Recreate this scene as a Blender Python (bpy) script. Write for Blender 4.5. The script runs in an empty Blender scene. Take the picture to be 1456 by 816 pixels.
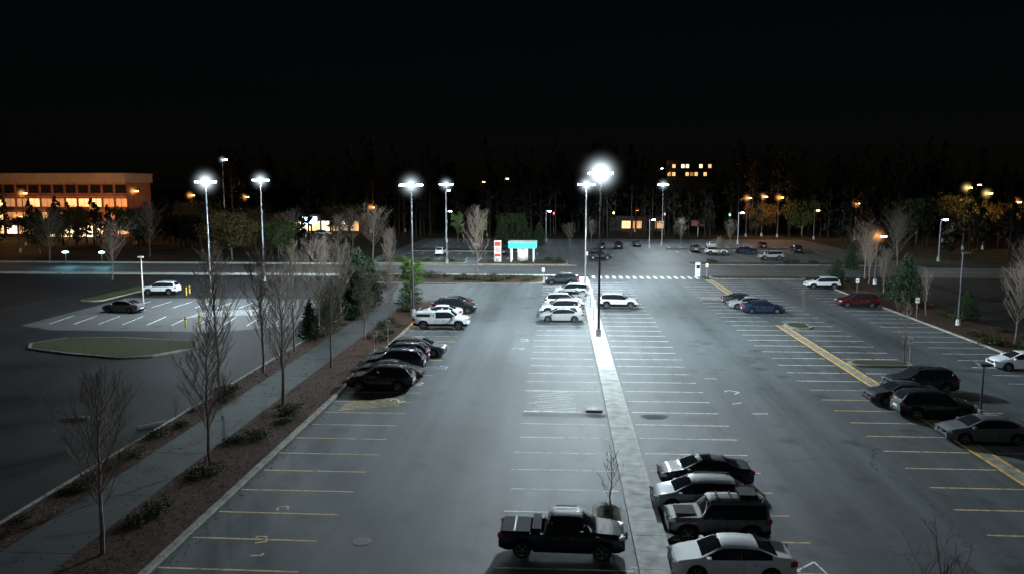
import bpy, math, random
import numpy as np
from mathutils import Vector, Matrix
random.seed(7); RNG=np.random.default_rng(7)
scene=bpy.context.scene
# ------------------------------------------------------------------ materials
def newmat(name):
    m=bpy.data.materials.new(name); m.use_nodes=True
    nt=m.node_tree; b=nt.nodes['Principled BSDF']; return m,nt,b
def simple(name,col,rough=.6,metal=0,coat=0,noise=.25,nscale=3.0,bump=0,spec=.5):
    m,nt,b=newmat(name)
    b.inputs['Roughness'].default_value=rough; b.inputs['Metallic'].default_value=metal
    b.inputs['Coat Weight'].default_value=coat; b.inputs['Coat Roughness'].default_value=.025
    b.inputs['Specular IOR Level'].default_value=spec
    tc=nt.nodes.new('ShaderNodeTexCoord'); n=nt.nodes.new('ShaderNodeTexNoise')
    n.inputs['Scale'].default_value=nscale; n.inputs['Detail'].default_value=6
    nt.links.new(tc.outputs['Object'],n.inputs['Vector'])
    r=nt.nodes.new('ShaderNodeValToRGB')
    r.color_ramp.elements[0].position=.3; r.color_ramp.elements[1].position=.7
    r.color_ramp.elements[0].color=[c*(1-noise) for c in col]+[1]
    r.color_ramp.elements[1].color=[min(1,c*(1+noise)) for c in col]+[1]
    nt.links.new(n.outputs['Fac'],r.inputs['Fac']); nt.links.new(r.outputs['Color'],b.inputs['Base Color'])
    if bump:
        bn=nt.nodes.new('ShaderNodeBump'); bn.inputs['Strength'].default_value=bump; bn.inputs['Distance'].default_value=.05
        nt.links.new(n.outputs['Fac'],bn.inputs['Height']); nt.links.new(bn.outputs['Normal'],b.inputs['Normal'])
    return m
def emis(name,col,strength):
    m,nt,b=newmat(name)
    b.inputs['Base Color'].default_value=(*col,1)
    b.inputs['Emission Color'].default_value=(*col,1); b.inputs['Emission Strength'].default_value=strength
    try: m.cycles.emission_sampling='NONE'
    except Exception: pass
    return m
def asphalt(name,lo,hi,rough=.76,lane=True,tint=(.009,.009,.010),spec=.28):
    m,nt,b=newmat(name); N=nt.nodes; L=nt.links
    geo=N.new('ShaderNodeNewGeometry')
    def mapping(s):
        mp=N.new('ShaderNodeMapping'); mp.inputs['Scale'].default_value=s
        L.new(geo.outputs['Position'],mp.inputs['Vector']); return mp
    def noise(s,detail=6,r=.6,scale=1):
        n=N.new('ShaderNodeTexNoise'); n.inputs['Scale'].default_value=scale; n.inputs['Detail'].default_value=detail; n.inputs['Roughness'].default_value=r
        L.new(mapping(s).outputs[0],n.inputs['Vector']); return n
    big=noise((.09,.05,1),5,.6); lanes=noise((.5,.016,1),4,.55); fine=noise((9,9,9),4,.8); mid=noise((1.3,.8,1),8,.7)
    def math_(op,a,bv,clamp=False):
        mm=N.new('ShaderNodeMath'); mm.operation=op; mm.use_clamp=clamp
        for i,v in enumerate((a,bv)):
            if isinstance(v,(int,float)): mm.inputs[i].default_value=v
            else: L.new(v,mm.inputs[i])
        return mm.outputs[0]
    s=math_('MULTIPLY',big.outputs['Fac'],.34)
    s=math_('ADD',s,math_('MULTIPLY',lanes.outputs['Fac'],.36 if lane else .1))
    s=math_('ADD',s,math_('MULTIPLY',mid.outputs['Fac'],.22))
    s=math_('ADD',s,math_('MULTIPLY',fine.outputs['Fac'],.14))
    r=N.new('ShaderNodeValToRGB'); r.color_ramp.elements[0].position=.45; r.color_ramp.elements[1].position=.61
    r.color_ramp.elements[0].color=(*lo,1); r.color_ramp.elements[1].color=(*hi,1)
    L.new(s,r.inputs['Fac'])
    v=N.new('ShaderNodeTexVoronoi'); v.feature='DISTANCE_TO_EDGE'; v.inputs['Scale'].default_value=.11
    dn=noise((.8,.8,1),5,.7)
    add=N.new('ShaderNodeVectorMath'); add.operation='MULTIPLY_ADD'; L.new(dn.outputs['Color'],add.inputs[0]); add.inputs[1].default_value=(2.5,2.5,0); L.new(geo.outputs['Position'],add.inputs[2])
    L.new(add.outputs[0],v.inputs['Vector'])
    cr=math_('LESS_THAN',v.outputs['Distance'],.0036)
    cm=noise((.03,.03,1),2,.5); crm=math_('MULTIPLY',cr,math_('GREATER_THAN',cm.outputs['Fac'],.5))
    v2=N.new('ShaderNodeTexVoronoi'); v2.inputs['Scale'].default_value=.36; L.new(add.outputs[0],v2.inputs['Vector'])
    oil=math_('MULTIPLY',math_('SUBTRACT',.3,v2.outputs['Distance'],True),2.8,True)
    # long worn dark tracks / damp streaks
    tr=noise((.9,.03,1),6,.65); streak=math_('MULTIPLY',math_('SUBTRACT',tr.outputs['Fac'],.56,True),4.0,True)
    dark=math_('MAXIMUM',math_('MULTIPLY',crm,.7),oil); dark=math_('MAXIMUM',dark,math_('MULTIPLY',streak,.5 if lane else .2))
    mx=N.new('ShaderNodeMixRGB'); mx.inputs[2].default_value=(*tint,1)
    L.new(dark,mx.inputs[0]); L.new(r.outputs['Color'],mx.inputs[1]); L.new(mx.outputs[0],b.inputs['Base Color'])
    rr=math_('ADD',math_('MULTIPLY',mid.outputs['Fac'],.25),rough-.15); L.new(rr,b.inputs['Roughness'])
    b.inputs['Specular IOR Level'].default_value=spec
    bn=N.new('ShaderNodeBump'); bn.inputs['Strength'].default_value=.4; bn.inputs['Distance'].default_value=.02
    L.new(fine.outputs['Fac'],bn.inputs['Height']); L.new(bn.outputs['Normal'],b.inputs['Normal'])
    return m
def paintline(name,col):
    m,nt,b=newmat(name); N=nt.nodes;L=nt.links
    geo=N.new('ShaderNodeNewGeometry'); n=N.new('ShaderNodeTexNoise'); n.inputs['Scale'].default_value=2.2; n.inputs['Detail'].default_value=9; n.inputs['Roughness'].default_value=.75
    L.new(geo.outputs['Position'],n.inputs['Vector'])
    r=N.new('ShaderNodeValToRGB'); r.color_ramp.elements[0].position=.36; r.color_ramp.elements[1].position=.52
    r.color_ramp.elements[0].color=(.09,.085,.075,1); r.color_ramp.elements[1].color=(*col,1)
    L.new(n.outputs['Fac'],r.inputs['Fac']); L.new(r.outputs['Color'],b.inputs['Base Color']); b.inputs['Roughness'].default_value=.8; b.inputs['Specular IOR Level'].default_value=.2
    return m
M_ASPH=asphalt('asphalt',(.029,.035,.038),(.080,.092,.099))
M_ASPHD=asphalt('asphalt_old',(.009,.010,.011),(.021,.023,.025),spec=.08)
M_ROAD=asphalt('asphalt_road',(.06,.063,.066),(.12,.124,.127),lane=False)
M_PATH=asphalt('path_surface',(.04,.046,.046),(.068,.073,.073),lane=False,spec=.12)
M_CONC=simple('concrete',(.42,.42,.40),.85,noise=.35,nscale=1.6,bump=.2,spec=.2)
M_CONCD=simple('concrete_weathered',(.2,.19,.17),.85,noise=.35,nscale=1.8,bump=.2,spec=.2)
M_WHITE=paintline('white_paint',(.8,.8,.77)); M_YEL=paintline('cream_paint',(.64,.46,.22)); M_YELK=paintline('yellow_kerb_paint',(.6,.36,.05))
M_MULCH=simple('mulch',(.045,.025,.018),.95,noise=.6,nscale=4,bump=.8,spec=.1)
M_GRASS=simple('grass',(.035,.042,.018),.95,noise=.6,nscale=5,bump=.8,spec=.1)
M_GROUND=simple('earth',(.02,.02,.015),.95,noise=.6,nscale=.15,bump=.4,spec=.1)
M_BARK=simple('bark',(.13,.105,.085),.9,noise=.4,nscale=8,spec=.2)
M_BARKD=simple('bark_dark',(.022,.018,.015),.9,noise=.4,nscale=8,spec=.1)
def leafmat(name,c1,c2):
    m,nt,b=newmat(name); N=nt.nodes;L=nt.links
    g=N.new('ShaderNodeNewGeometry'); r=N.new('ShaderNodeValToRGB')
    r.color_ramp.elements[0].color=(*c1,1); r.color_ramp.elements[1].color=(*c2,1)
    L.new(g.outputs['Random Per Island'],r.inputs['Fac']); L.new(r.outputs['Color'],b.inputs['Base Color'])
    b.inputs['Roughness'].default_value=.75; b.inputs['Specular IOR Level'].default_value=.1
    return m
M_NEEDLE=leafmat('conifer_needles',(.010,.02,.010),(.035,.055,.024))
M_FOREST=leafmat('forest_foliage',(.004,.005,.004),(.012,.014,.009))
M_LEAF=leafmat('green_leaves',(.04,.08,.015),(.1,.17,.04))
M_LEAFD=leafmat('dark_green_leaves',(.015,.03,.01),(.04,.06,.02))
M_LEAFO=leafmat('autumn_leaves',(.03,.022,.01),(.075,.06,.022))
M_SHRUB=leafmat('shrub_leaves',(.018,.026,.011),(.05,.06,.025))
M_LITTER=leafmat('fallen_leaf',(.04,.022,.012),(.12,.075,.04))
M_STEEL=simple('galvanised_steel',(.35,.36,.37),.45,.7,noise=.1)
M_IRON=simple('cast_iron',(.05,.05,.05),.6,.4,noise=.3)
M_POLED=simple('dark_pole_paint',(.05,.05,.055),.5,.3,noise=.1)
M_BLACK=simple('black_trim',(.010,.010,.010),.85,noise=.1,spec=.08)
M_TYRE=simple('tyre_rubber',(.015,.015,.015),.85,noise=.2,spec=.15)
M_RIM=simple('alloy_rim',(.25,.26,.27),.35,.7,noise=.05)
M_GLASS=simple('car_glass',(.012,.015,.018),.02,0,noise=.1)
M_HEADL=simple('headlight_lens',(.4,.42,.45),.15,.2,coat=1,noise=.1)
M_TAILL=simple('tail_lens',(.28,.01,.01),.15,0,coat=1,noise=.1)
M_LED=emis('led_panel',(.86,.95,1),60); M_SOD=emis('sodium_lens',(1,.42,.1),40); M_YLAMP=emis('yellow_lens',(1,.75,.25),30)
M_WHITEP=simple('white_panel',(.7,.7,.68),.5,noise=.1)
M_RED=simple('red_panel',(.5,.03,.02),.4,noise=.1)
M_TEAL=emis('teal_lit_fascia',(.02,.5,.5),.7); M_GREENL=emis('green_signal',(.1,1,.5),12); M_REDL=emis('red_signal',(1,.05,.03),12)
M_BRICK=simple('brick',(.3,.11,.06),.85,noise=.3,nscale=.8)
M_DWALL=simple('dark_wall',(.02,.018,.017),.85,noise=.25,nscale=.8)
M_PAR=simple('parapet_panel',(.38,.33,.29),.7,noise=.12,nscale=.4)
M_W1=emis('window_warm',(1,.58,.24),1.4); M_W2=emis('window_dim',(1,.5,.2),.4); M_W3=emis('window_bright',(1,.8,.48),2.4)
M_WD=simple('window_dark',(.02,.022,.025),.08,noise=.1)
M_SIGN=emis('lit_sign',(.55,.75,1),6); M_CYAN=emis('cyan_lamp',(.2,.8,1),14)
def paint(name,c,rough=.6,metal=.0): return simple(name,c,rough,metal,coat=1,noise=.04,nscale=2,spec=.1)
P=dict(black=paint('paint_black',(.013,.014,.017)),dark=paint('paint_charcoal',(.03,.033,.038)),grey=paint('paint_grey',(.10,.105,.11)),
 silver=paint('paint_silver',(.27,.28,.28)),white=paint('paint_white',(.6,.61,.62)),blue=paint('paint_blue',(.012,.025,.055)),red=paint('paint_maroon',(.06,.006,.008)))
# ------------------------------------------------------------------ mesh builder
class MB:
    def __init__(s): s.v=[];s.f=[];s.m=[];s.mats=[]
    def mi(s,mat):
        if mat not in s.mats: s.mats.append(mat)
        return s.mats.index(mat)
    def add(s,vs,fs,mat):
        o=len(s.v); s.v.extend(vs); k=s.mi(mat)
        for f in fs: s.f.append([i+o for i in f]); s.m.append(k)
    def box(s,x0,x1,y0,y1,z0,z1,mat,M=None):
        vs=[Vector(p) for p in((x0,y0,z0),(x1,y0,z0),(x1,y1,z0),(x0,y1,z0),(x0,y0,z1),(x1,y0,z1),(x1,y1,z1),(x0,y1,z1))]
        if M: vs=[M@v for v in vs]
        s.add([tuple(v) for v in vs],[(3,2,1,0),(4,5,6,7),(0,1,5,4),(1,2,6,5),(2,3,7,6),(3,0,4,7)],mat)
    def quad(s,x0,x1,y0,y1,z,mat,ang=0,cx=0,cy=0):
        pts=[(x0,y0),(x1,y0),(x1,y1),(x0,y1)]
        if ang:
            c,n=math.cos(ang),math.sin(ang); pts=[(cx+(x-cx)*c-(y-cy)*n,cy+(x-cx)*n+(y-cy)*c) for x,y in pts]
        s.add([(x,y,z) for x,y in pts],[(0,1,2,3)],mat)
    def tube(s,p,r,n,mat,cap=False):
        p=[Vector(q) for q in p]; vs=[];fs=[]
        for i,q in enumerate(p):
            d=(p[min(i+1,len(p)-1)]-p[max(i-1,0)]).normalized()
            a=d.orthogonal().normalized(); b=d.cross(a)
            for k in range(n):
                t=2*math.pi*k/n; vs.append(tuple(q+(a*math.cos(t)+b*math.sin(t))*r[i]))
        for i in range(len(p)-1):
            for k in range(n):
                k2=(k+1)%n; fs.append((i*n+k,i*n+k2,(i+1)*n+k2,(i+1)*n+k))
        if cap: fs.append(tuple(range(n))[::-1]); fs.append(tuple((len(p)-1)*n+k for k in range(n)))
        s.add(vs,fs,mat)
    def revolve_y(s,prof,c,n,mat,sgn=1):
        vs=[];fs=[]
        for (r,y) in prof:
            for k in range(n):
                t=2*math.pi*k/n; vs.append((c[0]+r*math.cos(t),c[1]+sgn*y,c[2]+r*math.sin(t)))
        for i in range(len(prof)-1):
            for k in range(n):
                k2=(k+1)%n; fs.append((i*n+k,(i+1)*n+k,(i+1)*n+k2,i*n+k2))
        s.add(vs,fs,mat)
    def prism(s,poly,z0,z1,mat,side=None):
        n=len(poly); vs=[(x,y,z0) for x,y in poly]+[(x,y,z1) for x,y in poly]
        s.add(vs,[tuple(range(n,2*n))],mat); s.add(vs,[(i,(i+1)%n,n+(i+1)%n,n+i) for i in range(n)],side or mat)
    def mesh(s,name,smooth=None):
        me=bpy.data.meshes.new(name); me.from_pydata(s.v,[],s.f)
        for m in s.mats: me.materials.append(m)
        me.polygons.foreach_set('material_index',s.m)
        if smooth is not None:
            me.polygons.foreach_set('use_smooth',[True]*len(s.f)); me.update()
            me.set_sharp_from_angle(angle=math.radians(smooth))
        me.update(); return me
    def obj(s,name,loc=(0,0,0),rot=0,smooth=None,parent=None):
        return place(s.mesh(name,smooth),name,loc,rot,1,parent)
def place(me,name,loc=(0,0,0),rot=0,sc=1,parent=None):
    o=bpy.data.objects.new(name,me); scene.collection.objects.link(o)
    o.location=loc; o.rotation_euler=(0,0,rot); o.scale=(sc,sc,sc) if isinstance(sc,(int,float)) else sc
    if parent: o.parent=parent
    return o
# ------------------------------------------------------------------ ground & surfaces
g=MB(); g.quad(-1500,1500,-300,3000,-.03,M_GROUND); g.obj('ground')
g=MB(); g.quad(-15.6,39,5,126.5,0,M_ASPH); g.obj('parking_lot')
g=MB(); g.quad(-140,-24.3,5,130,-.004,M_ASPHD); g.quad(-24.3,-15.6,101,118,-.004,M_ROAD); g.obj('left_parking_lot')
g=MB(); g.prism([(-57,80),(-52,77.5),(-34,77.5),(-28,82),(-28,101),(-57,101)],-.02,0,M_ROAD); g.obj('lamplit_asphalt_bay')  # lighter asphalt colour paints in the lamp-lit pool on the left lot
g=MB(); g.quad(-150,110,131,147,0,M_ROAD); g.quad(4.8,23,126.5,131,.0,M_ROAD); g.obj('cross_road')
g=MB(); g.quad(-38,66,147.2,222,-.004,M_ASPH); g.obj('far_parking_lot')
g=MB(); g.quad(45,54,20,130,0,M_ASPHD); g.quad(56,90,95,130,-.004,M_ASPHD); g.obj('side_road')
g=MB(); g.box(-19.2,-15.78,5,99,-.02,.1,M_MULCH); g.box(-24.1,-22.2,5,99,-.02,.1,M_MULCH); g.obj('mulch_bed')
g=MB(); y=5
while y<101: g.box(-22.2,-19.2,y,y+5.97,-.02,.12,M_PATH); y+=6
g.obj('sidewalk')
k=MB()
y=5
while y<99:
    mat=M_YELK if (77<y<90) else M_CONCD
    k.box(-15.78,-15.5,y,y+2.97,-.02,.15,mat); y+=3
k.box(-24.3,-24.1,5,99,-.02,.14,M_CONCD)
k.box(-22.2,-15.5,99,99.2,-.02,.14,M_CONCD)
k.box(39,39.25,20,126,-.02,.15,M_CONCD)
k.box(-34,3,147.0,147.25,-.02,.15,M_CONCD)
k.obj('kerb')
g=MB(); g.box(39.25,45,20,126,-.02,.1,M_MULCH); g.obj('grass_verge')
g=MB(); g.box(-120,-34,128.2,130.6,-.02,.12,M_CONC); g.box(-34,3,130.62,130.98,-.02,.13,M_CONC); g.box(-150,-39,147.3,149.3,-.02,.12,M_CONC); g.obj('pavement')
def island(poly,mat=M_GRASS,name='planted_island'):
    c=np.mean(poly,axis=0); inner=[tuple(c+(np.array(p)-c)*(1-.35/max(.5,np.linalg.norm(np.array(p)-c)))) for p in poly]
    b=MB(); b.prism(poly,-.02,.14,M_CONCD); b.prism(inner,.1,.17,mat); b.obj(name)
def rnd(x0,x1,y0,y1,r):
    out=[]
    for cx,cy,a0 in((x1-r,y1-r,0),(x0+r,y1-r,90),(x0+r,y0+r,180),(x1-r,y0+r,270)):
        for i in range(6):
            t=math.radians(a0+i*18); out.append((cx+r*math.cos(t),cy+r*math.sin(t)))
    return out
island([(-49.2,70),(-47.5,73),(-42,73.6),(-34,72),(-32.6,69.5),(-35,65.5),(-37.4,64.5),(-43,66),(-48,68)])
island(rnd(-34,-2.2,119,129.5,3),M_MULCH)
island(rnd(-36,-18,150,156,2)); island(rnd(-16,1.5,148.5,157,2),M_MULCH); island(rnd(-34,-8,178,184,2)); island(rnd(24,60,150,154,1.8)); island(rnd(24,58,184,189,2))
island(rnd(24,38.9,127,130.6,1.2)); island(rnd(23.9,29,65.3,67.2,.9)); island(rnd(18.3,22.4,103,105,.9),M_CONCD)
island(rnd(23.8,26.2,82.5,86,1)); island(rnd(1.55,2.95,31.9,35.4,.65),M_GRASS)
island(rnd(-61.5,-58.5,97,112,1.2))
w=MB(); y=8
while y<126:
    w.box(3.1,3.28,y,y+2.985,-.02,.16,M_CONC); w.box(4.32,4.5,y,y+2.985,-.02,.16,M_CONC)
    w.box(3.283,4.317,y+.01,y+1.48,-.02,.15,M_CONC); w.box(3.283,4.317,y+1.5,y+2.975,-.02,.15,M_CONC); y+=3
w.obj('concrete_walkway')
s=MB(); LW=.11; Z=.004
def sl(x0,x1,y,mat,ang=0,w=LW): s.quad(x0,x1,y-w/2,y+w/2,Z,mat,ang,(x0+x1)/2,y)
def jt(): return random.uniform(-.12,.12)
Y=28.3-2.68*2
while Y<97:
    if not (66>Y>53.2) : sl(-15.3+jt(),-9.9+jt(),Y,M_YEL,random.uniform(-.006,.006))
    Y+=2.68
for q in (54.9,57.6,60.3,63,65.7): sl(-15.3,-9.9+jt(),q,M_YEL)
for i in range(7): sl(-14.6,-10.6,50.9+i*.35,M_YEL,.35)
Y=37.2-2.7*6
while Y<122:
    if not 51.5<Y<55.5: sl(-2.4+jt(),2.9,Y,M_WHITE,random.uniform(-.006,.006))
    sl(4.75,10.35+jt(),Y+.2,M_WHITE if Y>40 else M_YEL,random.uniform(-.006,.006))
    Y+=2.7
for i in range(8): sl(-2.1+(i%3)*.3,1.2-(i%2)*.4,51.2+i*.6,M_WHITE,.32+random.uniform(-.12,.12),.08)
sl(-2.3,1.5,50.8,M_WHITE,0,.1); sl(-2.3,2.2,56.0,M_WHITE,0,.1)
Y=38.6-2.7*7
while Y<123:
    sl(18.1+jt(),22.7,Y,M_YEL if Y<60 else M_WHITE,random.uniform(-.006,.006)); sl(24.1,28.8+jt(),Y,M_YEL if Y<60 else M_WHITE); sl(33.6+jt(),38.8,Y,M_WHITE); Y+=2.7
for y0 in np.arange(158,176,2.8):
    sl(6,10.5,y0,M_WHITE); sl(16,20.5,y0,M_WHITE); sl(26,31,y0,M_WHITE); sl(38,43,y0,M_WHITE)
for x0 in np.arange(-33,-3,2.8):
    s.quad(x0,x0+.12,158,163,Z,M_WHITE); s.quad(x0,x0+.12,170,175,Z,M_WHITE); s.quad(x0,x0+.12,190,195,Z,M_WHITE)
for x0 in np.arange(26,58,2.8): s.quad(x0,x0+.12,191,196,Z,M_WHITE); s.quad(x0,x0+.12,177,182,Z,M_WHITE)
for x0 in np.arange(-55,-30,2.7): s.quad(x0,x0+.12,81,86.5,Z,M_WHITE,.12,x0,84)
for x0 in np.arange(-55,-30,2.7): s.quad(x0,x0+.12,93,98,Z,M_WHITE,.0)
for i in range(9): sl(-42,-34,87.4+i*.5,M_WHITE,.3,.12)
for x0 in np.arange(5.2,22,1.1): s.quad(x0,x0+.5,127,130.5,Z,M_WHITE)
s.quad(-140,3,138.9,139.03,Z,M_YELK); s.quad(24,100,138.9,139.03,Z,M_YELK)
s.quad(-34,3,132,132.15,Z,M_WHITE)
def stroke(cx,cy,pts,mat=M_WHITE,wd=.09,sc=1,ang=0):
    c,n=math.cos(ang),math.sin(ang)
    pts=[(cx+sc*(x*c-y*n),cy+sc*(x*n+y*c)) for x,y in pts]
    for i,(a,b) in enumerate(zip(pts[:-1],pts[1:])):
        l=math.hypot(b[0]-a[0],b[1]-a[1]); t=math.atan2(b[1]-a[1],b[0]-a[0]); mx,my=(a[0]+b[0])/2,(a[1]+b[1])/2
        s.quad(mx-l/2,mx+l/2,my-wd/2,my+wd/2,Z+.001+i*.0003,mat,t,mx,my)
two=[(-.3,.5),(-.1,.7),(.2,.6),(.25,.3),(-.3,-.4),(.35,-.4)]
box_=[(-.4,-.5),(.4,-.5),(.4,.3),(-.1,.5),(-.3,.3)]
stroke(9.0,29.8,two,sc=.8); stroke(9.5,29.5,[(-1,-.5),(.6,.9),(.9,-.7),(-1,-.8)],sc=.9)
stroke(-12.4,31.0,box_,M_YEL,sc=.6,ang=.4); stroke(-12.6,34.2,box_,M_YEL,sc=.5,ang=1.9); stroke(-12.0,29.5,[(-.5,0),(.4,.1),(.4,.5)],M_YEL,sc=.5)
for (cx,cy,q,an) in((-3.4,75,box_,.3),(-3.6,71,two,1.4),(12.3,56.5,box_,.9),(12,53.4,[(-.3,0),(.5,.2)],.2),(11.6,60.5,[(-.5,0),(.5,0)],0),(13,51,[(-.6,0),(.6,.1)],0),(3.0,28.8,two,0),(-10.4,57.4,two,0),(-9.5,63,box_,0),(-11,52.7,two,1)): stroke(cx,cy,q,sc=.9,ang=an)
s.obj('parking_stall_markings')
m=MB()
for a,b in((8,85),(104,126.4)):
    m.box(22.85,23.0,a,b,-.02,.03,M_YELK); m.box(23.72,23.87,a,b,-.02,.03,M_YELK); m.box(23.0,23.72,a+.01,b-.01,-.02,.012,M_CONCD)
m.obj('yellow_striped_median')
g=MB(); g.quad(-2.3,2.6,49.6,50.3,.003,M_ASPHD)
def blob(cx,cy,rx,ry,z,ph=0): g.prism([(cx+rx*math.cos(t)*(1+.15*math.sin(3*t+ph)),cy+ry*math.sin(t)*(1+.1*math.cos(2*t+ph))) for t in np.linspace(0,6.283,25)[:-1]],0,z,M_BLACK)
blob(6.1,49.9,.85,.6,.0035); blob(2.35,49.9,.7,.5,.0036,1)  # first blob is a puddle, second is the drain's shadow painted in black
g.obj('asphalt_patch_and_drain_shadow')
g=MB(); g.prism([(-8.1+.38*math.cos(t),31+.38*math.sin(t)) for t in np.linspace(0,6.283,25)[:-1]],0,.012,M_CONCD); g.prism([(-8.1+.3*math.cos(t),31+.3*math.sin(t)) for t in np.linspace(0,6.283,25)[:-1]],0,.016,M_IRON)
g.obj('manhole_cover')
g=MB(); g.box(1.75,2.85,50.8,51.7,0,.1,M_CONCD); g.box(1.8,2.8,50.7,50.79,.0,.08,M_BLACK)
for i in range(5): g.box(1.85+i*.2,1.95+i*.2,50.9,51.6,.1,.13,M_IRON)
g.obj('storm_drain_inlet')
for (x,yy,r) in((-24.9,46,.9),(-30.5,47,.2)):
    g=MB(); g.box(-.9,.9,-.1,.1,0,.15,M_CONCD); g.box(-.86,.86,-.07,.07,.15,.19,M_CONCD); g.obj('wheel_stop',(x,yy,0),r)
# ------------------------------------------------------------------ cars
SPEC={
 'sedan':dict(L=4.85,W=1.86,clr=.2,rw=.33,wx=(-1.42,1.45),top=[(-2.42,.72),(-2.38,.98),(-2.2,1.06),(-1.7,1.1),(-.95,1.41),(-.3,1.46),(.3,1.44),(.5,1.4),(1.3,1.0),(2.0,.86),(2.32,.72),(2.42,.55)],
   belt=[(-2.42,.7),(-2.2,.98),(-1.7,1.0),(1.3,.92),(2.1,.8),(2.42,.5)],ws=(.5,1.3),rg=(-1.7,-.95),side=(-1.5,1.12),pil=(-.35,-1.05),clad=False),
 'suv':dict(L=4.8,W=1.94,clr=.24,rw=.37,wx=(-1.42,1.45),top=[(-2.4,.8),(-2.36,1.1),(-2.25,1.25),(-1.95,1.64),(-1.6,1.72),(-.5,1.76),(.2,1.73),(.42,1.69),(1.2,1.16),(2.0,1.03),(2.3,.88),(2.4,.6)],
   belt=[(-2.4,.78),(-2.25,1.12),(1.2,1.05),(2.1,.96),(2.4,.58)],ws=(.42,1.2),rg=(-2.28,-1.93),side=(-2.0,1.05),pil=(-.35,-1.3),clad=True),
 'wagon':dict(L=4.9,W=1.88,clr=.2,rw=.35,wx=(-1.45,1.5),top=[(-2.45,.78),(-2.4,1.05),(-2.25,1.15),(-1.8,1.48),(-1.4,1.55),(-.4,1.6),(.25,1.57),(.5,1.53),(1.4,1.06),(2.1,.92),(2.36,.76),(2.45,.55)],
   belt=[(-2.45,.75),(-2.25,1.04),(1.35,.96),(2.1,.86),(2.45,.5)],ws=(.5,1.4),rg=(-2.25,-1.75),side=(-1.95,1.2),pil=(-.3,-1.2),clad=False),
 'jeep':dict(L=4.5,W=1.9,clr=.3,rw=.4,wx=(-1.35,1.4),top=[(-2.25,.9),(-2.23,1.2),(-2.18,1.75),(-2.0,1.82),(-.5,1.84),(.35,1.82),(.45,1.76),(.8,1.2),(1.9,1.14),(2.2,1.08),(2.25,.7)],
   belt=[(-2.25,.85),(-2.2,1.14),(.8,1.12),(2.2,1.02),(2.25,.66)],ws=(.45,.8),rg=(-2.22,-2.15),side=(-2.05,.7),pil=(-.3,-1.15),clad=True),
 'pickup':dict(L=5.8,W=2.03,clr=.34,rw=.42,wx=(-1.8,1.85),top=[(-2.9,.9),(-2.87,1.2),(-.75,1.2),(-.72,1.3),(-.6,1.82),(-.4,1.9),(.8,1.9),(1.0,1.84),(1.6,1.33),(2.5,1.24),(2.82,1.12),(2.9,.7)],
   belt=[(-2.9,.85),(-2.8,1.16),(-.7,1.18),(1.6,1.22),(2.7,1.1),(2.9,.66)],ws=(1.0,1.6),rg=(-.72,-.58),side=(-.55,1.45),pil=(.25,),clad=True,bed=(-2.78,-.85,.72)),
}
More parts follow.
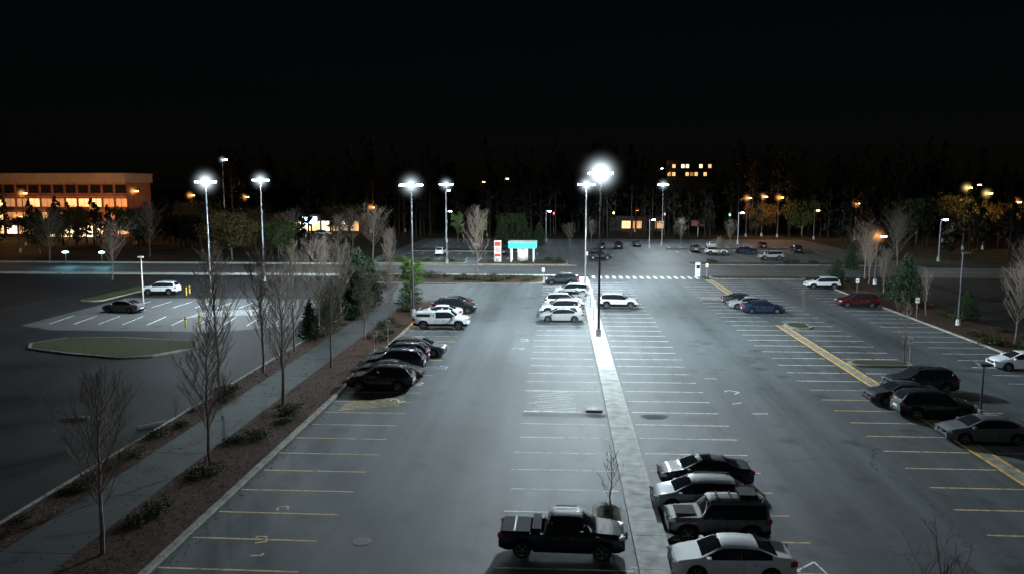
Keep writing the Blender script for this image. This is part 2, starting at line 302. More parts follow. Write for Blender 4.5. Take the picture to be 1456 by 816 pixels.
def build_car(kind,pc,extra=None):
    S=SPEC[kind]; b=MB(); L=S['L'];W=S['W'];rw=S['rw'];clr=S['clr']; pm=P[pc]
    xs=list(np.linspace(-L/2,L/2,101)); 
    tx,tz=zip(*S['top']); bx,bz=zip(*S['belt'])
    ftop=lambda x: float(np.interp(x,tx,tz)); fb=lambda x: float(np.interp(x,bx,bz))
    def sm(f,x,w=.09): return (f(x-w)+2*f(x-w/2)+2*f(x)+2*f(x+w/2)+f(x+w))/8
    rings=[];info=[]
    for x in xs:
        t=abs(x/(L/2)); hw=W/2*(1-.17*t**7-.03*t**2)
        zt=sm(ftop,x); zb=min(sm(fb,x),zt-.03)
        zo=clr+.12*t**8
        for wx in S['wx']:
            ra=rw+.075; d=abs(x-wx)
            if d<ra: zo=max(zo,rw+math.sqrt(ra*ra-d*d)*.98)
        zo=min(zo,zb-.05)
        gh=zt-zb; hwt=hw*.9-gh*.24; h=zb-zo
        arch=.03*max(0,1-min(abs(x-q) for q in S['wx'])/(rw+.3)); hw2=hw+arch
        inbed='bed' in S and S['bed'][0]<x<S['bed'][1]
        if inbed:
            pts=[(0,zo),(hw*.8,zo),(hw2*.985,zo+.01),(hw2,zo+.35*h),(hw*.99,zo+.8*h),(hw*.95,zt),(hw*.86,zt),(hw*.855,S['bed'][2]),(0,S['bed'][2])]
        else:
            pts=[(0,zo),(hw*.8,zo),(hw2*.975,zo+.01),(hw2,zo+.35*h),(hw*.985,zo+.8*h),(hw*.945,zb),(hwt,zb+gh*.86),(hwt*.86,zt-.015),(0,zt+.025)]
        ring=[(x,y_,z_) for y_,z_ in pts]+[(x,-y_,z_) for y_,z_ in pts[-2:0:-1]]
        rings.append(ring); info.append((x,gh,inbed))
    n=len(rings[0]); 
    vs=[v for r in rings for v in r]; groups={}
    for i in range(len(xs)-1):
        x=(xs[i]+xs[i+1])/2; gh=(info[i][1]+info[i+1][1])/2
        for kx in range(n):
            k2=(kx+1)%n; seg=kx if kx<8 else 15-kx
            mat=pm
            if seg in(0,1): mat=M_BLACK
            elif seg==2 and S['clad']: mat=M_BLACK
            elif info[i][2] and seg>=6: mat=M_BLACK
            elif seg==5 and gh>.2 and S['side'][0]<x<S['side'][1]:
                mat=M_GLASS if all(abs(x-q)>.05 for q in S['pil']) else M_BLACK
            elif seg==7 and not info[i][2]:
                if S['ws'][0]<x<S['ws'][1]-.03: mat=M_GLASS
                elif S['rg'][0]<x<S['rg'][1]: mat=M_GLASS
                elif extra=='sunroof' and -.3<x<.25: mat=M_GLASS
            groups.setdefault(mat,[]).append((i*n+kx,(i+1)*n+kx,(i+1)*n+k2,i*n+k2))
    o=len(b.v); b.v.extend(vs)
    for mat,fs in groups.items():
        kk=b.mi(mat)
        for f in fs: b.f.append([q+o for q in f]); b.m.append(kk)
    b.f.append([o+q for q in range(n)]); b.m.append(b.mi(pm))
    b.f.append([o+(len(xs)-1)*n+q for q in range(n)][::-1]); b.m.append(b.mi(pm))
    b.box(-L/2+.25,L/2-.25,-W/2+.27,W/2-.27,clr-.03,rw*2+.02 if kind!='pickup' else .7,M_BLACK)
    for wx in S['wx']:
        for sg in(1,-1):
            yo=W/2-.015; c=(wx,sg*yo,rw)
            b.revolve_y([(rw*.66,.0),(rw*.9,.0),(rw*.985,-.03),(rw,-.07),(rw,-.19),(rw*.97,-.22),(rw*.5,-.23)],c,24,M_TYRE,sg)
            b.revolve_y([(rw*.66,.002),(rw*.62,-.02),(rw*.6,-.07),(.001,-.08)],c,24,M_BLACK,sg)
            b.revolve_y([(rw*.69,.004),(rw*.62,-.004)],c,24,M_RIM,sg)
            for j in range(5):
                a=j*2*math.pi/5+.3; R=Matrix.Translation(c)@Matrix.Rotation(a,4,'Y')
                b.box(0,rw*.65,-.03*sg if sg>0 else .0,.0 if sg>0 else .03,-.028,.028,M_RIM,R)
            b.box(wx-.04,wx+.04,min(c[1],c[1]-sg*.02),max(c[1],c[1]-sg*.02)+.001,rw-.04,rw+.04,M_RIM)
    zf=ftop(L/2-.25); hwf=W/2*.8
    for sg in(1,-1):
        R=Matrix.Translation((L/2-.2,sg*(hwf-.1),zf-.12))@Matrix.Rotation(-sg*.5,4,'Z')
        b.box(-.16,.17,-.17,.17,-.07,.075,M_HEADL,R)
        zr=fb(-L/2+.2)
        R=Matrix.Translation((-L/2+.16,sg*(hwf-.06),zr-.13))@Matrix.Rotation(sg*.45,4,'Z')
        b.box(-.15,.15,-.14,.15,-.1,.1,M_TAILL,R)
        mx=S['ws'][1]-.3; b.box(mx-.07,mx+.1,min(sg*(W/2-.05),sg*(W/2+.17)),max(sg*(W/2-.05),sg*(W/2+.17)),fb(mx)+.0,fb(mx)+.15,pm)
        for dx in [S['ws'][1]-.12,S['pil'][0],(S['pil'][1] if len(S['pil'])>1 else S['side'][0])]:
            y1=sg*(W/2+.0015); y0=sg*(W/2-.05); b.box(dx-.007,dx+.007,min(y0,y1),max(y0,y1),clr+.16,fb(dx)-.12,M_BLACK)
        for dx in [S['pil'][0]+.12,(S['pil'][1] if len(S['pil'])>1 else S['side'][0])+.14]:
            y1=sg*(W/2+.018); y0=sg*(W/2-.04); b.box(dx,dx+.17,min(y0,y1),max(y0,y1),fb(dx)-.19,fb(dx)-.16,M_RIM)
    b.box(L/2-.1,L/2+.012,-.45,.45,zf-.26,zf-.1,M_BLACK); b.box(L/2-.1,L/2+.016,-.6,.6,clr+.12,clr+.24,M_BLACK)
    b.box(L/2-.05,L/2+.02,-.08,.08,zf-.2,zf-.15,M_RIM)
    b.box(-L/2-.015,-L/2+.1,-.28,.28,fb(-L/2+.1)-.32,fb(-L/2+.1)-.19,M_WHITEP); b.box(-L/2-.014,-L/2+.1,-.66,.66,clr+.12,clr+.26,M_BLACK)
    if kind in('suv','wagon'):
        for sg in(1,-1):
            zr=ftop(-.5); yy=sg*(W/2*.9-.6*.24-.07); b.tube([(-1.7,yy,ftop(-1.7)-.02),(-1.55,yy,zr+.035),(.1,yy,zr+.035),(.25,yy,ftop(.25)-.01)],[.018]*4,6,M_RIM)
    if kind=='jeep':
        b.tube([(-1.9,.55,1.95),(.2,.55,1.95)],[.025]*2,6,M_BLACK,True); b.tube([(-1.9,-.55,1.95),(.2,-.55,1.95)],[.025]*2,6,M_BLACK,True)
        for q in(-1.8,-1.2,-.6,0): b.box(q-.03,q+.03,-.6,.6,1.86,1.94,M_BLACK)
        b.box(-1.7,-.9,-.5,.5,1.95,2.12,M_BLACK)
        b.box(1.0,1.9,-.5,.5,1.19,1.22,M_BLACK)
    if extra=='toolbox': 
        b.box(-1.35,-.95,-.85,.85,1.12,1.42,M_BLACK); b.box(-2.75,-1.45,-.84,.84,1.2,1.26,M_BLACK); b.box(-2.2,-2.12,-.84,.84,1.26,1.29,M_POLED)
        for sg in(1,-1): b.tube([(-.2,sg*.98,.42),(1.4,sg*.98,.42)],[.05,.05],6,M_BLACK,True)
        b.box(-.3,.7,-.62,-.57,1.93,1.97,M_BLACK); b.box(-.3,.7,.57,.62,1.93,1.97,M_BLACK)
    if extra=='cap':
        b.box(-2.8,-.8,-.86,.86,1.2,1.72,pm); b.box(-2.5,-1.1,-.875,.875,1.32,1.6,M_GLASS)
        for q in(-2.3,-1.3,0,.7): b.box(q-.03,q+.03,-.8,.8,1.98,2.03,M_STEEL)
    return b.mesh(kind+'_'+pc,38)
_cc={}
NAMES=dict(sedan='parked_sedan_car',suv='parked_suv_car',wagon='parked_wagon_car',jeep='parked_offroad_car',pickup='pickup_truck')
def car(kind,pc,x,y,deg,extra=None,sc=1):
    key=(kind,pc,extra)
    if key not in _cc: _cc[key]=build_car(*key)
    place(_cc[key],NAMES[kind],(x,y,.005),math.radians(deg+random.uniform(-1.5,1.5)),sc)
for c in [('suv','black',-12.9,56,180),('sedan','black',-12.7,58.9,0),('suv','blue',-13.1,61.8,180),('suv','dark',-13.2,64.4,180),('wagon','grey',-12.3,67.6,0),
 ('pickup','white',-12.2,81,0,'cap'),('sedan','white',-13.3,87.6,180),('suv','black',-12.1,91.5,0),('sedan','black',-13,95,180),
 ('sedan','silver',.2,86.2,180),('suv','white',.1,91,180),('suv','white',.6,96.4,0),('sedan','silver',1.0,101.5,180),('wagon','white',1.6,107,180),('suv','dark',.2,118.5,180),
 ('pickup','black',.15,30.7,0,'toolbox',.86),('suv','white',7.1,96.5,0),('sedan','black',7.25,38.6,180,'sunroof',.93),('wagon','silver',6.45,35.6,180,None,.88),('jeep','grey',6.65,32.5,180,None,.93),('sedan','white',6.55,29.2,180,None,.94),
 ('sedan','dark',22.6,99.5,0),('sedan','silver',22.7,96.6,180),('sedan','blue',23.6,93.4,0),('suv','white',37.6,116,180),('suv','red',36.2,98.5,180),('sedan','white',37.2,65.3,180),
 ('suv','black',25.9,57.6,180),('sedan','dark',23.3,54.3,180),('suv','black',23.9,51.1,0),('sedan','grey',24.6,46.3,180),
 ('suv','white',-54.3,104.8,180),('sedan','grey',-51,89.5,170),
 ('sedan','dark',9.6,187,90),('suv','black',13.7,188,90),('sedan','dark',18.7,196,90),('suv','white',33.5,173,0),('sedan','blue',40.7,177,0),('suv','silver',42.2,162,180),('suv','white',-25.4,168,90),
 ('sedan','dark',-12,172,90),('suv','grey',30,180,90),('sedan','white',36,192,90),('suv','dark',8,160,0),('sedan','red',48,193,90),('sedan','silver',-20,192,90),('suv','black',52,179,90),('sedan','silver',-78,237,0),('suv','white',-70,232,0),('sedan','dark',-86,236,0)]:
    car(*c)
# ------------------------------------------------------------------ vegetation
def leafcloud(b,pts,size,mat,flat=.3):
    n=len(pts); pts=np.asarray(pts)
    d1=RNG.normal(size=(n,3)); d1/=np.linalg.norm(d1,axis=1)[:,None]
    d2=RNG.normal(size=(n,3)); d2-=d1*(d1*d2).sum(1)[:,None]; d2/=np.linalg.norm(d2,axis=1)[:,None]
    sz=size*RNG.uniform(.6,1.4,size=(n,1))
    V=np.stack([pts-d1*sz,pts+d2*sz*.5,pts+d1*sz,pts-d2*sz*.5],1).reshape(-1,3)
    b.add([tuple(v) for v in V],[(4*i,4*i+1,4*i+2,4*i+3) for i in range(n)],mat)
def bare_tree(seed,h=8,nprim=34,spread=.2,up=.8,mat=None,out=.5,subs=(9,7)):
    r=random.Random(seed); b=MB(); mat=mat or M_BARK
    n=8; tr=[Vector((0,0,0))]
    for i in range(1,n+1): tr.append(Vector((tr[-1].x+r.uniform(-.09,.09),tr[-1].y+r.uniform(-.09,.09),h*.95*i/n)))
    R0=.012*h; b.tube(tr,[R0*(1-.85*(i/n))+.004 for i in range(n+1)],7,mat)
    def branch(p,d,l,rad,lev):
        k=4 if lev<2 else 2; pts=[p];q=p.copy();dd=d.copy()
        for i in range(k):
            dd=(dd+Vector((r.uniform(-.14,.14),r.uniform(-.14,.14),.14*up))).normalized(); q=q+dd*l/k; pts.append(q.copy())
        b.tube(pts,[rad*(1-.7*i/k) for i in range(k+1)],4 if lev==0 else 3,mat)
        if lev<2:
            m=subs[lev]
            for j in range(m):
                t=r.uniform(.15,1); idx=min(k-1,int(t*k)); pp=pts[idx].lerp(pts[idx+1],t*k-idx)
                az=r.uniform(0,2*math.pi); side=Vector((math.cos(az),math.sin(az),r.uniform(0,.5)))
                branch(pp,(dd*up+side*.55).normalized(),l*r.uniform(.3,.55)*(1.15-.4*t),max(.004,rad*.5),lev+1)
    for i in range(nprim):
        t=.25+.71*(i/nprim); az=i*2.4+r.uniform(-.5,.5)
        base=tr[min(n-1,int(t*n))].lerp(tr[min(n,int(t*n)+1)],t*n-int(t*n))
        l=h*spread*(1.25-.85*(2*abs(t-.45)))*r.uniform(.6,1.35)*1.5
        branch(base,Vector((math.cos(az)*out,math.sin(az)*out,.85)).normalized(),l,R0*.28,0)
    return b.mesh('bare_tree_%d'%seed)
BT=[bare_tree(i,8,34,.19,out=.6) for i in range(4)]; BTW=[bare_tree(20+i,8,30,.26,.5,out=.75,subs=(8,6)) for i in range(2)]
SAP=bare_tree(50,4,14,.2,.7,subs=(6,4))
def bt(x,y,h,v=0,wide=False,sx=1):
    me=(BTW if wide else BT)[v%(2 if wide else 4)]; k=h/8
    place(me,'bare_tree',(x,y,.08),v*1.3+x,(k*sx,k*sx,k))
for t in [(-18.1,29.1,7.4,0,False,1.05),(-18.2,39.2,7.4,1),(-24.0,53.8,10.2,2,False,.95),(-18.4,50.8,9.3,3),(-23.2,60,10.2,1,False,.85),(-18.4,62,7.5,0),(-23.4,68,9.5,3,False,.8),(-18.4,73.5,7,2),(-23.3,75,9.5,0),(-23.4,83,8.5,1),(-18.4,84.5,6.5,3),
  (-37.9,159,10.3,0,True),(-13.2,126,10.9,1),(-27,124,8,2),(2.4,190,5.7,0,True),(8,205,6,1,True),(46,121,8,2),(42.4,75.7,7.5,3),(44.5,70,8,0),(48,128,9,1,True),(57,100,8,2,True),(43,108,6.5,0),(43,60,6.5,2),(56,88,9,1),
  (-100,150,10,0,True),(-85,160,11,1,True),(-70,120,9,0,True),(30,200,6.5,1,True),(42,200,6,0,True),(-60,175,9,0,True),(-48,170,8,1,True),(62,150,9,1,True),(70,170,10,0,True),(30,152,5,1),(-47,178,9,1,True)]: bt(*t)
for (x,y,sc) in((2.25,33.6,.78),(28.4,66.3,1.4),(8.7,17.6,1.6),(25.5,84.5,1),(41.5,92,1.3),(-23.4,33.5,.4),(-23.4,46,.45)): place(SAP,'sapling',(x,y,.1),x,sc)
def evergreen(seed,h=6,rad=1.9,n=5200,leaf=.13,mat=None):
    r=np.random.default_rng(seed); b=MB(); mat=mat or M_NEEDLE
    b.tube([(0,0,0),(0,0,h*.5),(0,0,h*.97)],[.12,.08,.02],6,M_BARKD)
    nb=90; pts=[]
    for i in range(nb):
        t=(i/nb)**.9; z=h*(.06+.92*t); az=i*2.4+r.uniform(-.3,.3); l=rad*(1-t)**.75*r.uniform(.65,1.15)+.1
        b.tube([(0,0,z),(math.cos(az)*l,math.sin(az)*l,z+.12*l)],[.025,.006],3,M_BARKD)
        m=max(6,int(n/nb*(l/rad)*1.6)); u=r.uniform(.15,1,m)
        jit=r.normal(size=(m,3))*np.array([.14,.14,.1])*(.5+l*.5)
        pts.append(np.stack([np.cos(az)*l*u,np.sin(az)*l*u,z+.12*l*u],1)+jit)
    leafcloud(b,np.concatenate(pts),leaf,mat); return b.mesh('evergreen_%d'%seed)
EV=[evergreen(1),evergreen(2,6,2.5),evergreen(3,6,1.5)]
for (x,y,h,v) in [(-22.9,86,8,0),(-23.4,91,7.5,1),(-23.8,79,4.5,1),(-23.6,73,4,0),(-23,95,6,2),(-18.2,95,4,1),(41.9,98.5,6.6,1),(39.9,117,4.4,1),(43.2,104,4,0),(-9,190,7.5,1),(-14,191,7,0),(-5,192,6,1),(44,88,3.5,1),(50,140,5,0)]:
    place(EV[v],'evergreen_tree',(x,y,.05),x,h/6)
def leafy(seed,h=8,rad=3,n=5000,leaf=.16,mat=None,thin=1):
    r=np.random.default_rng(seed); b=MB()
    b.tube([(0,0,0),(.05,.03,h*.35),(0,.1,h*.8)],[.014*h,.01*h,.004*h],7,M_BARK)
    pts=[]
    for i in range(34):
        az=i*2.4; t=r.uniform(.3,.95); z0=h*t*.8; l=rad*math.sin(math.pi*min(1,(t-.15)*1.05))**.6*r.uniform(.5,1.05)
        e=np.array([math.cos(az)*l,math.sin(az)*l,z0+h*.14*r.uniform(.3,1.4)])
        b.tube([(0,0,z0*.85),tuple(e*.5+np.array([0,0,z0*.42])),tuple(e)],[.006*h,.004*h,.0015*h],4,M_BARK)
        m=n//34; c=r.normal(size=(m,3))*np.array([.2,.2,.15])*rad*.85*r.uniform(.6,1.1); pts.append(e+c)
    leafcloud(b,np.concatenate(pts),leaf,mat or M_LEAF); return b.mesh('leafy_%d'%seed)
LF=[leafy(1,8,1.5,4200,.11),leafy(2,8,4,6000,.2,M_LEAFO),leafy(3,8,3.6,5000,.2,M_LEAFD)]
for (x,y,h,v) in [(-17.2,91,6.8,0),(-65,154,10,1),(-26.7,207,8.5,0),(-11.7,200,8,2),(-20,205,7,0),(-57,158,8,2),(-105,190,10,2),(-95,205,11,1),(-85,215,9,1),(-118,185,10,1),(-76,195,9,1),(97,198,13,1),(88,203,12,2),(104,196,11,1),(-60,215,10,1),(-130,160,9,1),(60,242,10,1),(-112,165,9,1),(70,236,11,2)]:
    place(LF[v],'leafy_tree',(x,y,.05),x*1.7,h/8)
def shrub(seed,n=700):
    r=np.random.default_rng(seed); b=MB(); pts=[]
    for i in range(9):
        c=np.array([r.uniform(-.55,.55),r.uniform(-.45,.45),r.uniform(.2,.5)]); pts.append(c+r.normal(size=(n//9,3))*np.array([.2,.2,.16]))
        b.tube([(0,0,0),tuple(c)],[.02,.008],3,M_BARKD)
    p=np.concatenate(pts); p[:,2]=np.abs(p[:,2]); leafcloud(b,p,.06,M_SHRUB); return b.mesh('shrub_%d'%seed)
SH=[shrub(i) for i in range(3)]
rs=random.Random(3)
shl=[(-17.9,38,1.0),(-17.9,33.2,1.0),(-18.2,32,.8),(-17.4,44,1.0),(-17.6,49,1.1),(-17,47,.7),(-18.4,43,.8)]
for i in range(22): shl.append((rs.choice([-17.6,-18.2,-16.9,-22.9,-23.4]),rs.uniform(52,98),rs.uniform(.6,1.3)))
for i in range(12): shl.append((rs.uniform(-23.8,-22.6),rs.uniform(26,52),rs.uniform(.5,.9)))
for i in range(26): shl.append((rs.uniform(-32,-4),rs.uniform(121,128),rs.uniform(.9,1.8)))
for i in range(10): shl.append((rs.uniform(-15,0),rs.uniform(149.5,156),rs.uniform(.9,1.6)))
for i in range(14): shl.append((rs.uniform(-34,-19),rs.uniform(151,155),rs.uniform(.9,1.8)))
for i in range(22): shl.append((rs.uniform(39.8,44.5),rs.uniform(50,126),rs.uniform(.7,1.6)))
for i in range(10): shl.append((rs.uniform(26,57),rs.uniform(151,153.5),rs.uniform(.9,1.5)))
for x,y,sc in shl: place(SH[rs.randrange(3)],'shrub',(x,y,.08),rs.uniform(0,6),(sc*1.1,sc*1.1,sc*.8))
place(SH[0],'shrub',(2.2,34.4,.15),0,.5); place(SH[1],'shrub',(2.3,32.8,.15),0,.4)
b=MB(); n=9000; px=np.where(RNG.random(n)<.6,RNG.uniform(-19.1,-15.4,n),RNG.uniform(-24.1,-22.2,n)); px[:500]=RNG.uniform(-22,-19,500)
px[500:900]=RNG.normal(-15.1,.25,400)
pz=np.where(px>-15.5,.02,.14); leafcloud(b,np.stack([px,24+(RNG.random(n)**1.4)*72,pz],1),.045,M_LITTER); b.obj('fallen_leaves')
def forest(name,n,xr,yr,hr,seed,avoid=None):
    r=np.random.default_rng(seed); b=MB(); P_=[]; 
    for i in range(n):
        x=r.uniform(*xr); y=r.uniform(*yr); h=hr[0]+(hr[1]-hr[0])*r.random()**1.5
        if avoid and avoid(x,y): h=min(h,r.uniform(11,15))
        b.tube([(x,y,0),(x+r.uniform(-.4,.4),y,h*.96)],[.25,.06],4,M_BARKD)
        m=r.integers(110,200); t=r.random(m); t0=r.uniform(.15,.45); z=h*(t0+(1-t0)*t); rad=(h*r.uniform(.1,.2))*(1-t)**.7+.35
        az=r.uniform(0,6.28,m); q=np.sqrt(r.random(m))
        nb=np.floor(t*11)/11; az=az*.35+nb*17
        P_.append(np.stack([x+np.cos(az)*rad*q,y+np.sin(az)*rad*q,z],1))
    leafcloud(b,np.concatenate(P_),.5,M_FOREST); b.obj(name)
av=lambda x,y: abs(x/y-.16)<.03 or (x/y<-.44)
forest('distant_forest',660,(-260,330),(228,300),(13,30),5,av)
forest('distant_forest',110,(70,150),(150,226),(8,20),6,lambda x,y: abs(x/y-.47)<.05)
forest('distant_forest',70,(-170,-60),(180,215),(6,12),8)
# ------------------------------------------------------------------ lamps
import bmesh
def glow_halo(parent,z,R,col,k):  # emissive sphere painting a bloom halo round the lamp head, not mist in air
    me=bpy.data.meshes.new('lamp_glow_halo')
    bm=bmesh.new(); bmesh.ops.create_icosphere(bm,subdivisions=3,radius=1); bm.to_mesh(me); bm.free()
    m=bpy.data.materials.new('lamp_glow_halo'); m.use_nodes=True; nt=m.node_tree; nt.nodes.remove(nt.nodes['Principled BSDF'])
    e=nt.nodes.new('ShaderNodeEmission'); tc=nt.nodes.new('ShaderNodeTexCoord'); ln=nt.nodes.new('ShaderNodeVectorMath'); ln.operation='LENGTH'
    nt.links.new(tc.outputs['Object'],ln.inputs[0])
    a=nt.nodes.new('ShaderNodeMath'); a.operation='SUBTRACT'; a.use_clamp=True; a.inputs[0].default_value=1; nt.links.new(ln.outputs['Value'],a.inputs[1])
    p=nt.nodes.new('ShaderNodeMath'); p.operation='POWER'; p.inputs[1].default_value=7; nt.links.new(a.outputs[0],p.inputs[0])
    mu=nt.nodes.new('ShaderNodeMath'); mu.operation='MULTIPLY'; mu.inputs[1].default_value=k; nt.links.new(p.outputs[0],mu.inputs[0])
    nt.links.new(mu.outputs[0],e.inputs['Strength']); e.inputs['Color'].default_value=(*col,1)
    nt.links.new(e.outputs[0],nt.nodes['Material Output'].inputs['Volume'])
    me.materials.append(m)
    return place(me,'lamp_glow_halo',(0,0,z),0,R,parent)
def light(parent,loc,power,col,rad=.25,bat=0):
    l=bpy.data.lights.new('lamp_light','POINT'); l.energy=power; l.color=col; l.shadow_soft_size=rad
    o=bpy.data.objects.new('lamp_light',l); scene.collection.objects.link(o); o.parent=parent; o.location=loc
    if bat:   # luminaire distribution: downward only, wide throw
        l.use_nodes=True; nt=l.node_tree; e=nt.nodes.get('Emission') or nt.nodes.new('ShaderNodeEmission')
        tc=nt.nodes.new('ShaderNodeTexCoord'); sp=nt.nodes.new('ShaderNodeSeparateXYZ'); nt.links.new(tc.outputs['Normal'],sp.inputs[0])
        def M(op,a,b,cl=False):
            q=nt.nodes.new('ShaderNodeMath'); q.operation=op; q.use_clamp=cl
            for i,v in enumerate((a,b)):
                if isinstance(v,(int,float)): q.inputs[i].default_value=v
                else: nt.links.new(v,q.inputs[i])
            return q.outputs[0]
        c=M('MULTIPLY',sp.outputs[2],-1); cc=M('MAXIMUM',c,.2)
        pw=M('POWER',cc,-bat); soft=M('MULTIPLY',M('ADD',c,.03),5,True); soft=M('MAXIMUM',soft,.003)
        nt.links.new(M('MULTIPLY',pw,soft),e.inputs['Strength']); 
    return o
COOL=(.78,.93,1.0); WARM=(1,.42,.12)
def lot_lamp(x,y,h,power,heads=2,col=COOL,lens=None,pole=None,glow=None,name='street_lamp',bat=1.2,z0=0):
    b=MB(); lens=lens or M_LED; pole=pole or M_STEEL
    b.tube([(0,0,0),(0,0,.85)],[.3,.28],14,M_CONC,True); b.tube([(0,0,.85),(0,0,.9)],[.2,.2],10,M_STEEL,True)
    b.tube([(0,0,.85),(0,0,h*.5),(0,0,h)],[.13,.105,.07],10,pole,True)
    for i in range(heads):
        a=i*2*math.pi/heads+ (0 if heads<4 else .5); R=Matrix.Translation((0,0,h))@Matrix.Rotation(a,4,'Z')
        b.box(.05,.5,-.04,.04,-.06,.02,pole,R)
        R2=R@Matrix.Translation((.5,0,0))
        b.box(0,.8,-.2,.2,-.03,.09,pole,R2); b.box(.04,.78,-.18,.18,-.2,-.032,lens,R2)
    o=b.obj(name,(x,y,z0),smooth=40)
    if power: light(o,(0,0,h-.55),power,col,.1,bat)
    if glow: glow_halo(o,h-.1,glow[0],col,glow[1])
    return o
lot_lamp(3.8,76.7,15.9,125000,4,pole=M_POLED,bat=1.3,glow=(3.3,6))
lot_lamp(3.8,118.6,14.9,135000,2,glow=(2.6,4),bat=.7)
lot_lamp(24.9,197,15,60000,2,glow=(2.6,3)); lot_lamp(-16.5,88,14.8,9000,2,pole=M_POLED,glow=(2.6,3.5)); lot_lamp(-21.5,150,15,55000,2,glow=(2.6,3),bat=.8)
lot_lamp(-42.8,94.6,15.2,95000,2,glow=(2.8,4.5),bat=.01); lot_lamp(-45.7,120,15.6,60000,2,glow=(2.6,3.6),bat=.3)
# lamps of the same lot standing beside / behind the viewpoint
lot_lamp(3.8,-8,15,2500,2,bat=1.6); lot_lamp(47,46,15,5000,2,bat=1.6)
lot_lamp(-88,205,21.5,2500,1,glow=(1.8,2.5))
for x,y,h,p_ in((-29.6,207,8.2,2500),(-3.7,208,8.2,2500),(21.3,192,6.7,3000),(73.9,160,8.2,4000),(-31,215,13.5,1500),(45,205,8,2500)): lot_lamp(x,y,h,p_,1,bat=.5)
def sod(x,y,h,p_=6000,lens=None,col=WARM,glow=(2.4,3)): lot_lamp(x,y,h,p_,1,col,lens or M_SOD,M_POLED,glow=glow,bat=0)
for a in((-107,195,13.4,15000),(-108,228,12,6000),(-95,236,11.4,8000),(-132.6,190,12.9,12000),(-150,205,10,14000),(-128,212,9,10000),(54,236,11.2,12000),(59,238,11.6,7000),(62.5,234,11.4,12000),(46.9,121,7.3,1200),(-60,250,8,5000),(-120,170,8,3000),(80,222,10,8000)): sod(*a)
for a in((110,220,15,6000),(-50,255,15,1500),(-18,258,17,1500),(-26,262,16,1500),(24,258,7,1500),(70,225,8,2500),(100,215,9,3000)): sod(*a,glow=None)
sod(93,190,14.3,9000,M_YLAMP,(1,.7,.25)); sod(98,191,13,6000,M_YLAMP,(1,.7,.25)); sod(104,190,11,4000); sod(36,296,21,3000,M_YLAMP,(1,.8,.4),glow=None)
for x in(-89.6,-82.8):
    b=MB(); b.tube([(0,0,0),(0,0,2.7)],[.06,.05],8,M_POLED,True)
    b.tube([(0,0,2.6),(0,0,2.75),(0,0,2.95)],[.5,.55,.1],12,M_CYAN,True); o=b.obj('bollard_lamp',(x,139,0)); light(o,(0,0,2.3),500,(.3,.8,1))
b=MB(); b.tube([(0,0,0),(0,0,.3)],[.16,.16],10,M_CONC,True); b.tube([(0,0,.3),(0,0,3.25)],[.07,.055],10,M_POLED,True); b.box(-.3,.3,-.3,.3,3.2,3.3,M_POLED); b.box(-.38,.38,-.38,.38,3.3,3.38,M_POLED); b.obj('short_lamp_post',(27.2,51.8,0))
b=MB(); b.tube([(0,0,0),(0,0,.6)],[.25,.25],10,M_CONC,True); b.tube([(0,0,.6),(0,0,7.6)],[.11,.07],10,M_POLED,True); b.box(-.1,.7,-.15,.15,7.5,7.65,M_POLED); b.obj('unlit_lamp_post',(42,85.6,.1))
b=MB(); b.tube([(0,0,0),(0,0,6.3)],[.09,.06],10,M_WHITEP,True); b.box(-.35,.3,-.1,.1,6.2,6.36,M_WHITEP); b.tube([(0,0,0),(0,0,.5)],[.22,.2],10,M_CONC,True); b.obj('white_lamp_post',(-49.5,91.1,0))
def sign(x,y,h=2.3,mat=M_WHITEP,w=.45,hh=.6,rot=0):
    b=MB(); b.tube([(0,0,0),(0,0,h)],[.03,.03],6,M_STEEL,True); b.box(-w/2,w/2,-.045,-.032,h-hh,h,mat); b.box(-w/2+.05,w/2-.05,-.048,-.046,h-hh*.6,h-hh*.45,M_RED); b.obj('traffic_sign',(x,y,.1),rot)
for a in((-15.9,66.5),(-15.9,72),(3.7,86),(3.7,95),(3.7,104),(23.4,128),(39.6,90),(39.6,108),(-2.5,119.5),(5,149),(28.7,66)): sign(*a)
for (x,y,mt) in((16.5,250,M_SOD),(49,235,M_GREENL),(31,240,M_REDL),(-2,246,M_REDL)):
    b=MB(); b.tube([(0,0,0),(0,0,6.2)],[.12,.08],8,M_POLED,True); b.box(-.25,.25,-.2,.2,5.6,6.9,M_POLED); b.box(-.18,.18,-.24,-.205,6.1,6.5,mt); b.obj('traffic_signal',(x,y,0))
for x,y in((-50.7,105.5),(-38.5,82),(-50.2,103.5),(-39.3,80.5)):
    b=MB(); b.tube([(0,0,0),(0,0,1.05),(0,0,1.12)],[.1,.1,.04],12,M_YELK,True); b.box(-.105,.105,-.105,.105,.75,.83,M_BLACK); b.obj('yellow_bollard',(x,y,0))
b=MB(); b.box(-.35,.35,-.3,.3,0,2.2,M_WHITEP); b.box(-.28,.28,-.31,-.3,1.3,1.9,M_WD); b.box(-.42,.42,-.36,.36,2.2,2.32,M_CONC); b.obj('ticket_kiosk',(22.4,130.6,0))
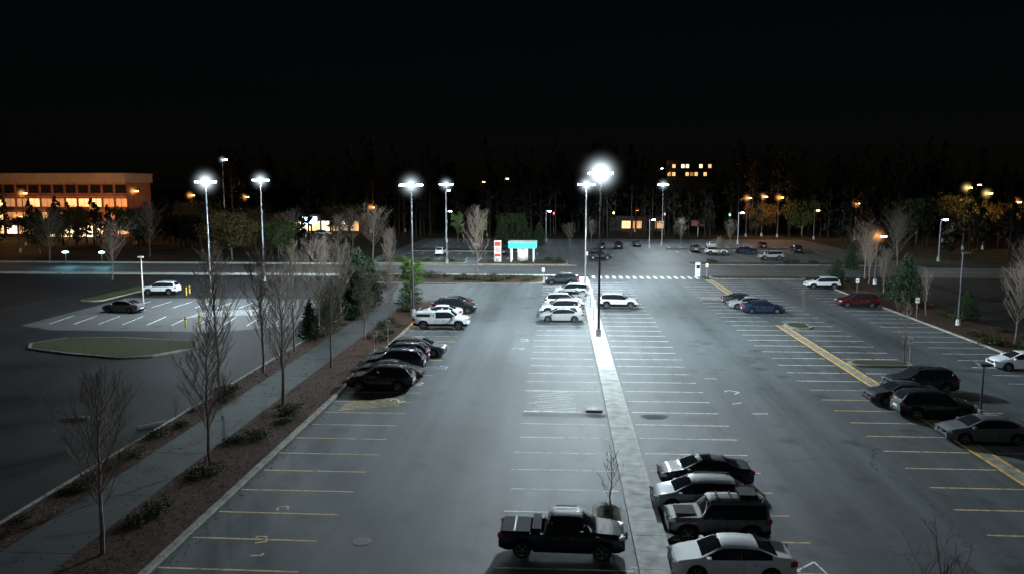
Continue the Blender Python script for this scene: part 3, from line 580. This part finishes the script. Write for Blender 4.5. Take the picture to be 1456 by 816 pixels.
# ------------------------------------------------------------------ buildings
def building(name,x0,x1,y,depth,floors,fh,bay,lit,wall,z0=0,par=2.2,parmat=None,sill=.9,seed=1):
    r=random.Random(seed); b=MB(); H=floors*fh
    b.box(x0+.5,x1-.5,y+.5,y+depth,z0,z0+H,wall)
    nb=int((x1-x0)/bay); bay=(x1-x0)/nb; 
    for f in range(floors):
        z=z0+f*fh; b.box(x0,x1,y,y+.49,z,z+sill,wall); b.box(x0,x1,y+.003,y+.49,z+fh-.7,z+fh-.003,wall)
        for i in range(nb):
            xa=x0+i*bay; b.box(xa,xa+.5,y+.006,y+.488,z+sill,z+fh-.7,wall)
            u=r.random(); m=M_WD
            for pth,mm in lit[f]:
                if u<pth: m=mm; break
            b.box(xa+.5,xa+bay,y+.35,y+.4,z+sill,z+fh-.7,m)
            b.box(xa+.5+(bay-.5)/2-.04,xa+.5+(bay-.5)/2+.04,y+.28,y+.348,z+sill,z+fh-.7,M_BLACK)
        b.box(x0-.05,x1+.05,y-.08,y-.002,z+fh-.3,z+fh-.1,M_CONC if wall is M_BRICK else wall)
    pm=parmat or M_PAR
    b.box(x0-.2,x1+.2,y-.2,y+depth+.2,z0+H,z0+H+par,pm); b.box(x0-.35,x1+.35,y-.35,y+depth+.35,z0+H+par,z0+H+par+.25,pm)
    return b
B=building('brick_office_building',-205,-124,222,15,4,3.9,3.6,[[(.6,M_W1),(.85,M_W3)],[(.35,M_W2),(.7,M_W1)],[(.5,M_W2),(.8,M_W1)],[(.15,M_W2)]],M_BRICK,par=2.4)
B.box(-149,-131,218,221.7,3.6,4.2,M_PAR); 
for x in(-148.5,-143,-137,-131.5): B.box(x-.3,x+.3,218.2,218.8,0,3.6,M_BRICK)
B.box(-148,-132,221.6,221.75,.1,3.4,M_W3)
B.obj('brick_office_building')
sod(-139,214,3.3,2500,glow=None)
B=building('hill',39,57,300,16,8,2.9,1.6,[[],[],[],[],[],[(.1,M_W2)],[(.25,M_W1),(.4,M_W2)],[(.5,M_W3),(.75,M_W1)]],M_DWALL,par=.4,parmat=M_DWALL,seed=4); B.obj('office_building')
B=building('s',-92,-62,242,14,1,4.6,3,[[(.5,M_W3),(.8,M_W1)]],M_DWALL,par=1,parmat=M_DWALL,seed=6); B.box(-79,-74.6,241,241.2,3,5.2,M_SIGN); B.obj('shop_building')
B=building('s',16,34,262,10,1,4,3.2,[[(.25,M_W2),(.4,M_W1)]],M_DWALL,par=.5,parmat=M_DWALL,seed=9); B.obj('shop_building')
b=MB(); b.box(-11,-4.3,152,156,0,.15,M_CONC); b.box(-9.8,-4.6,152.2,155.6,2.7,3.9,M_WHITEP); b.box(-9.9,-4.5,152.05,152.19,2.75,3.85,M_TEAL); b.box(-4.59,-4.5,152.2,155.6,2.75,3.85,M_TEAL)
b.box(-10,-4.4,152,155.8,3.91,4.05,M_CONC)
for x in(-9.4,-5.1):
    for y in(152.5,155.2): b.box(x-.15,x+.15,y-.15,y+.15,.15,2.7,M_WHITEP)
b.box(-8.2,-6.2,153.2,154.6,.15,2.69,M_PAR); b.box(-7.7,-6.8,153.1,153.19,1,1.9,M_SIGN)
o=b.obj('bank_drive_up_canopy'); light(o,(-5.6,152.6,2.4),120,(.9,.95,1)); light(o,(-8.9,152.6,2.4),120,(.9,.95,1))
b=MB(); b.box(-12.6,-11.3,152,152.8,.1,4.2,M_WHITEP); b.box(-12.5,-11.4,151.95,151.99,3.2,4,M_RED); b.box(-12.5,-11.4,151.95,151.99,1.2,1.7,M_RED); b.box(-12.4,-11.5,151.9,151.99,2.0,2.9,M_PAR); o=b.obj('bank_sign_pylon'); light(o,(-12,149.5,2.5),60,(1,.8,.7))
b=MB(); b.box(-.06,.06,-.06,.06,0,4,M_STEEL); b.box(-2,2,-.15,.15,3,4.6,simple('red_sign_face',(.1,.012,.012),.5)); b.obj('shop_sign',(40,235,0))
# ------------------------------------------------------------------ world, sun, camera
w=bpy.data.worlds.new('World'); scene.world=w; w.use_nodes=True; nt=w.node_tree
sky=nt.nodes.new('ShaderNodeTexSky'); sky.sky_type='NISHITA'; sky.sun_disc=False; sky.sun_elevation=math.radians(30); sky.sun_rotation=math.radians(200)
bg=nt.nodes['Background']; nt.links.new(sky.outputs[0],bg.inputs[0]); bg.inputs[1].default_value=.0003
sl_=bpy.data.lights.new('moon','SUN'); sl_.energy=.006; sl_.angle=.009; sl_.color=(.7,.8,1); so=bpy.data.objects.new('moon',sl_); scene.collection.objects.link(so); so.rotation_euler=(math.radians(50),0,math.radians(-20))
H=14.6; p=math.atan(143/1132); a=math.atan(69/1132*math.cos(p))
cd=bpy.data.cameras.new('camera'); cam=bpy.data.objects.new('camera',cd); scene.collection.objects.link(cam); scene.camera=cam
cd.sensor_width=36; cd.lens=28; cd.clip_end=5000; cam.location=(0,0,H); cam.rotation_euler=(math.radians(90)-p,0,a)
scene.view_settings.view_transform='Standard'; scene.view_settings.look='None'; scene.view_settings.exposure=0
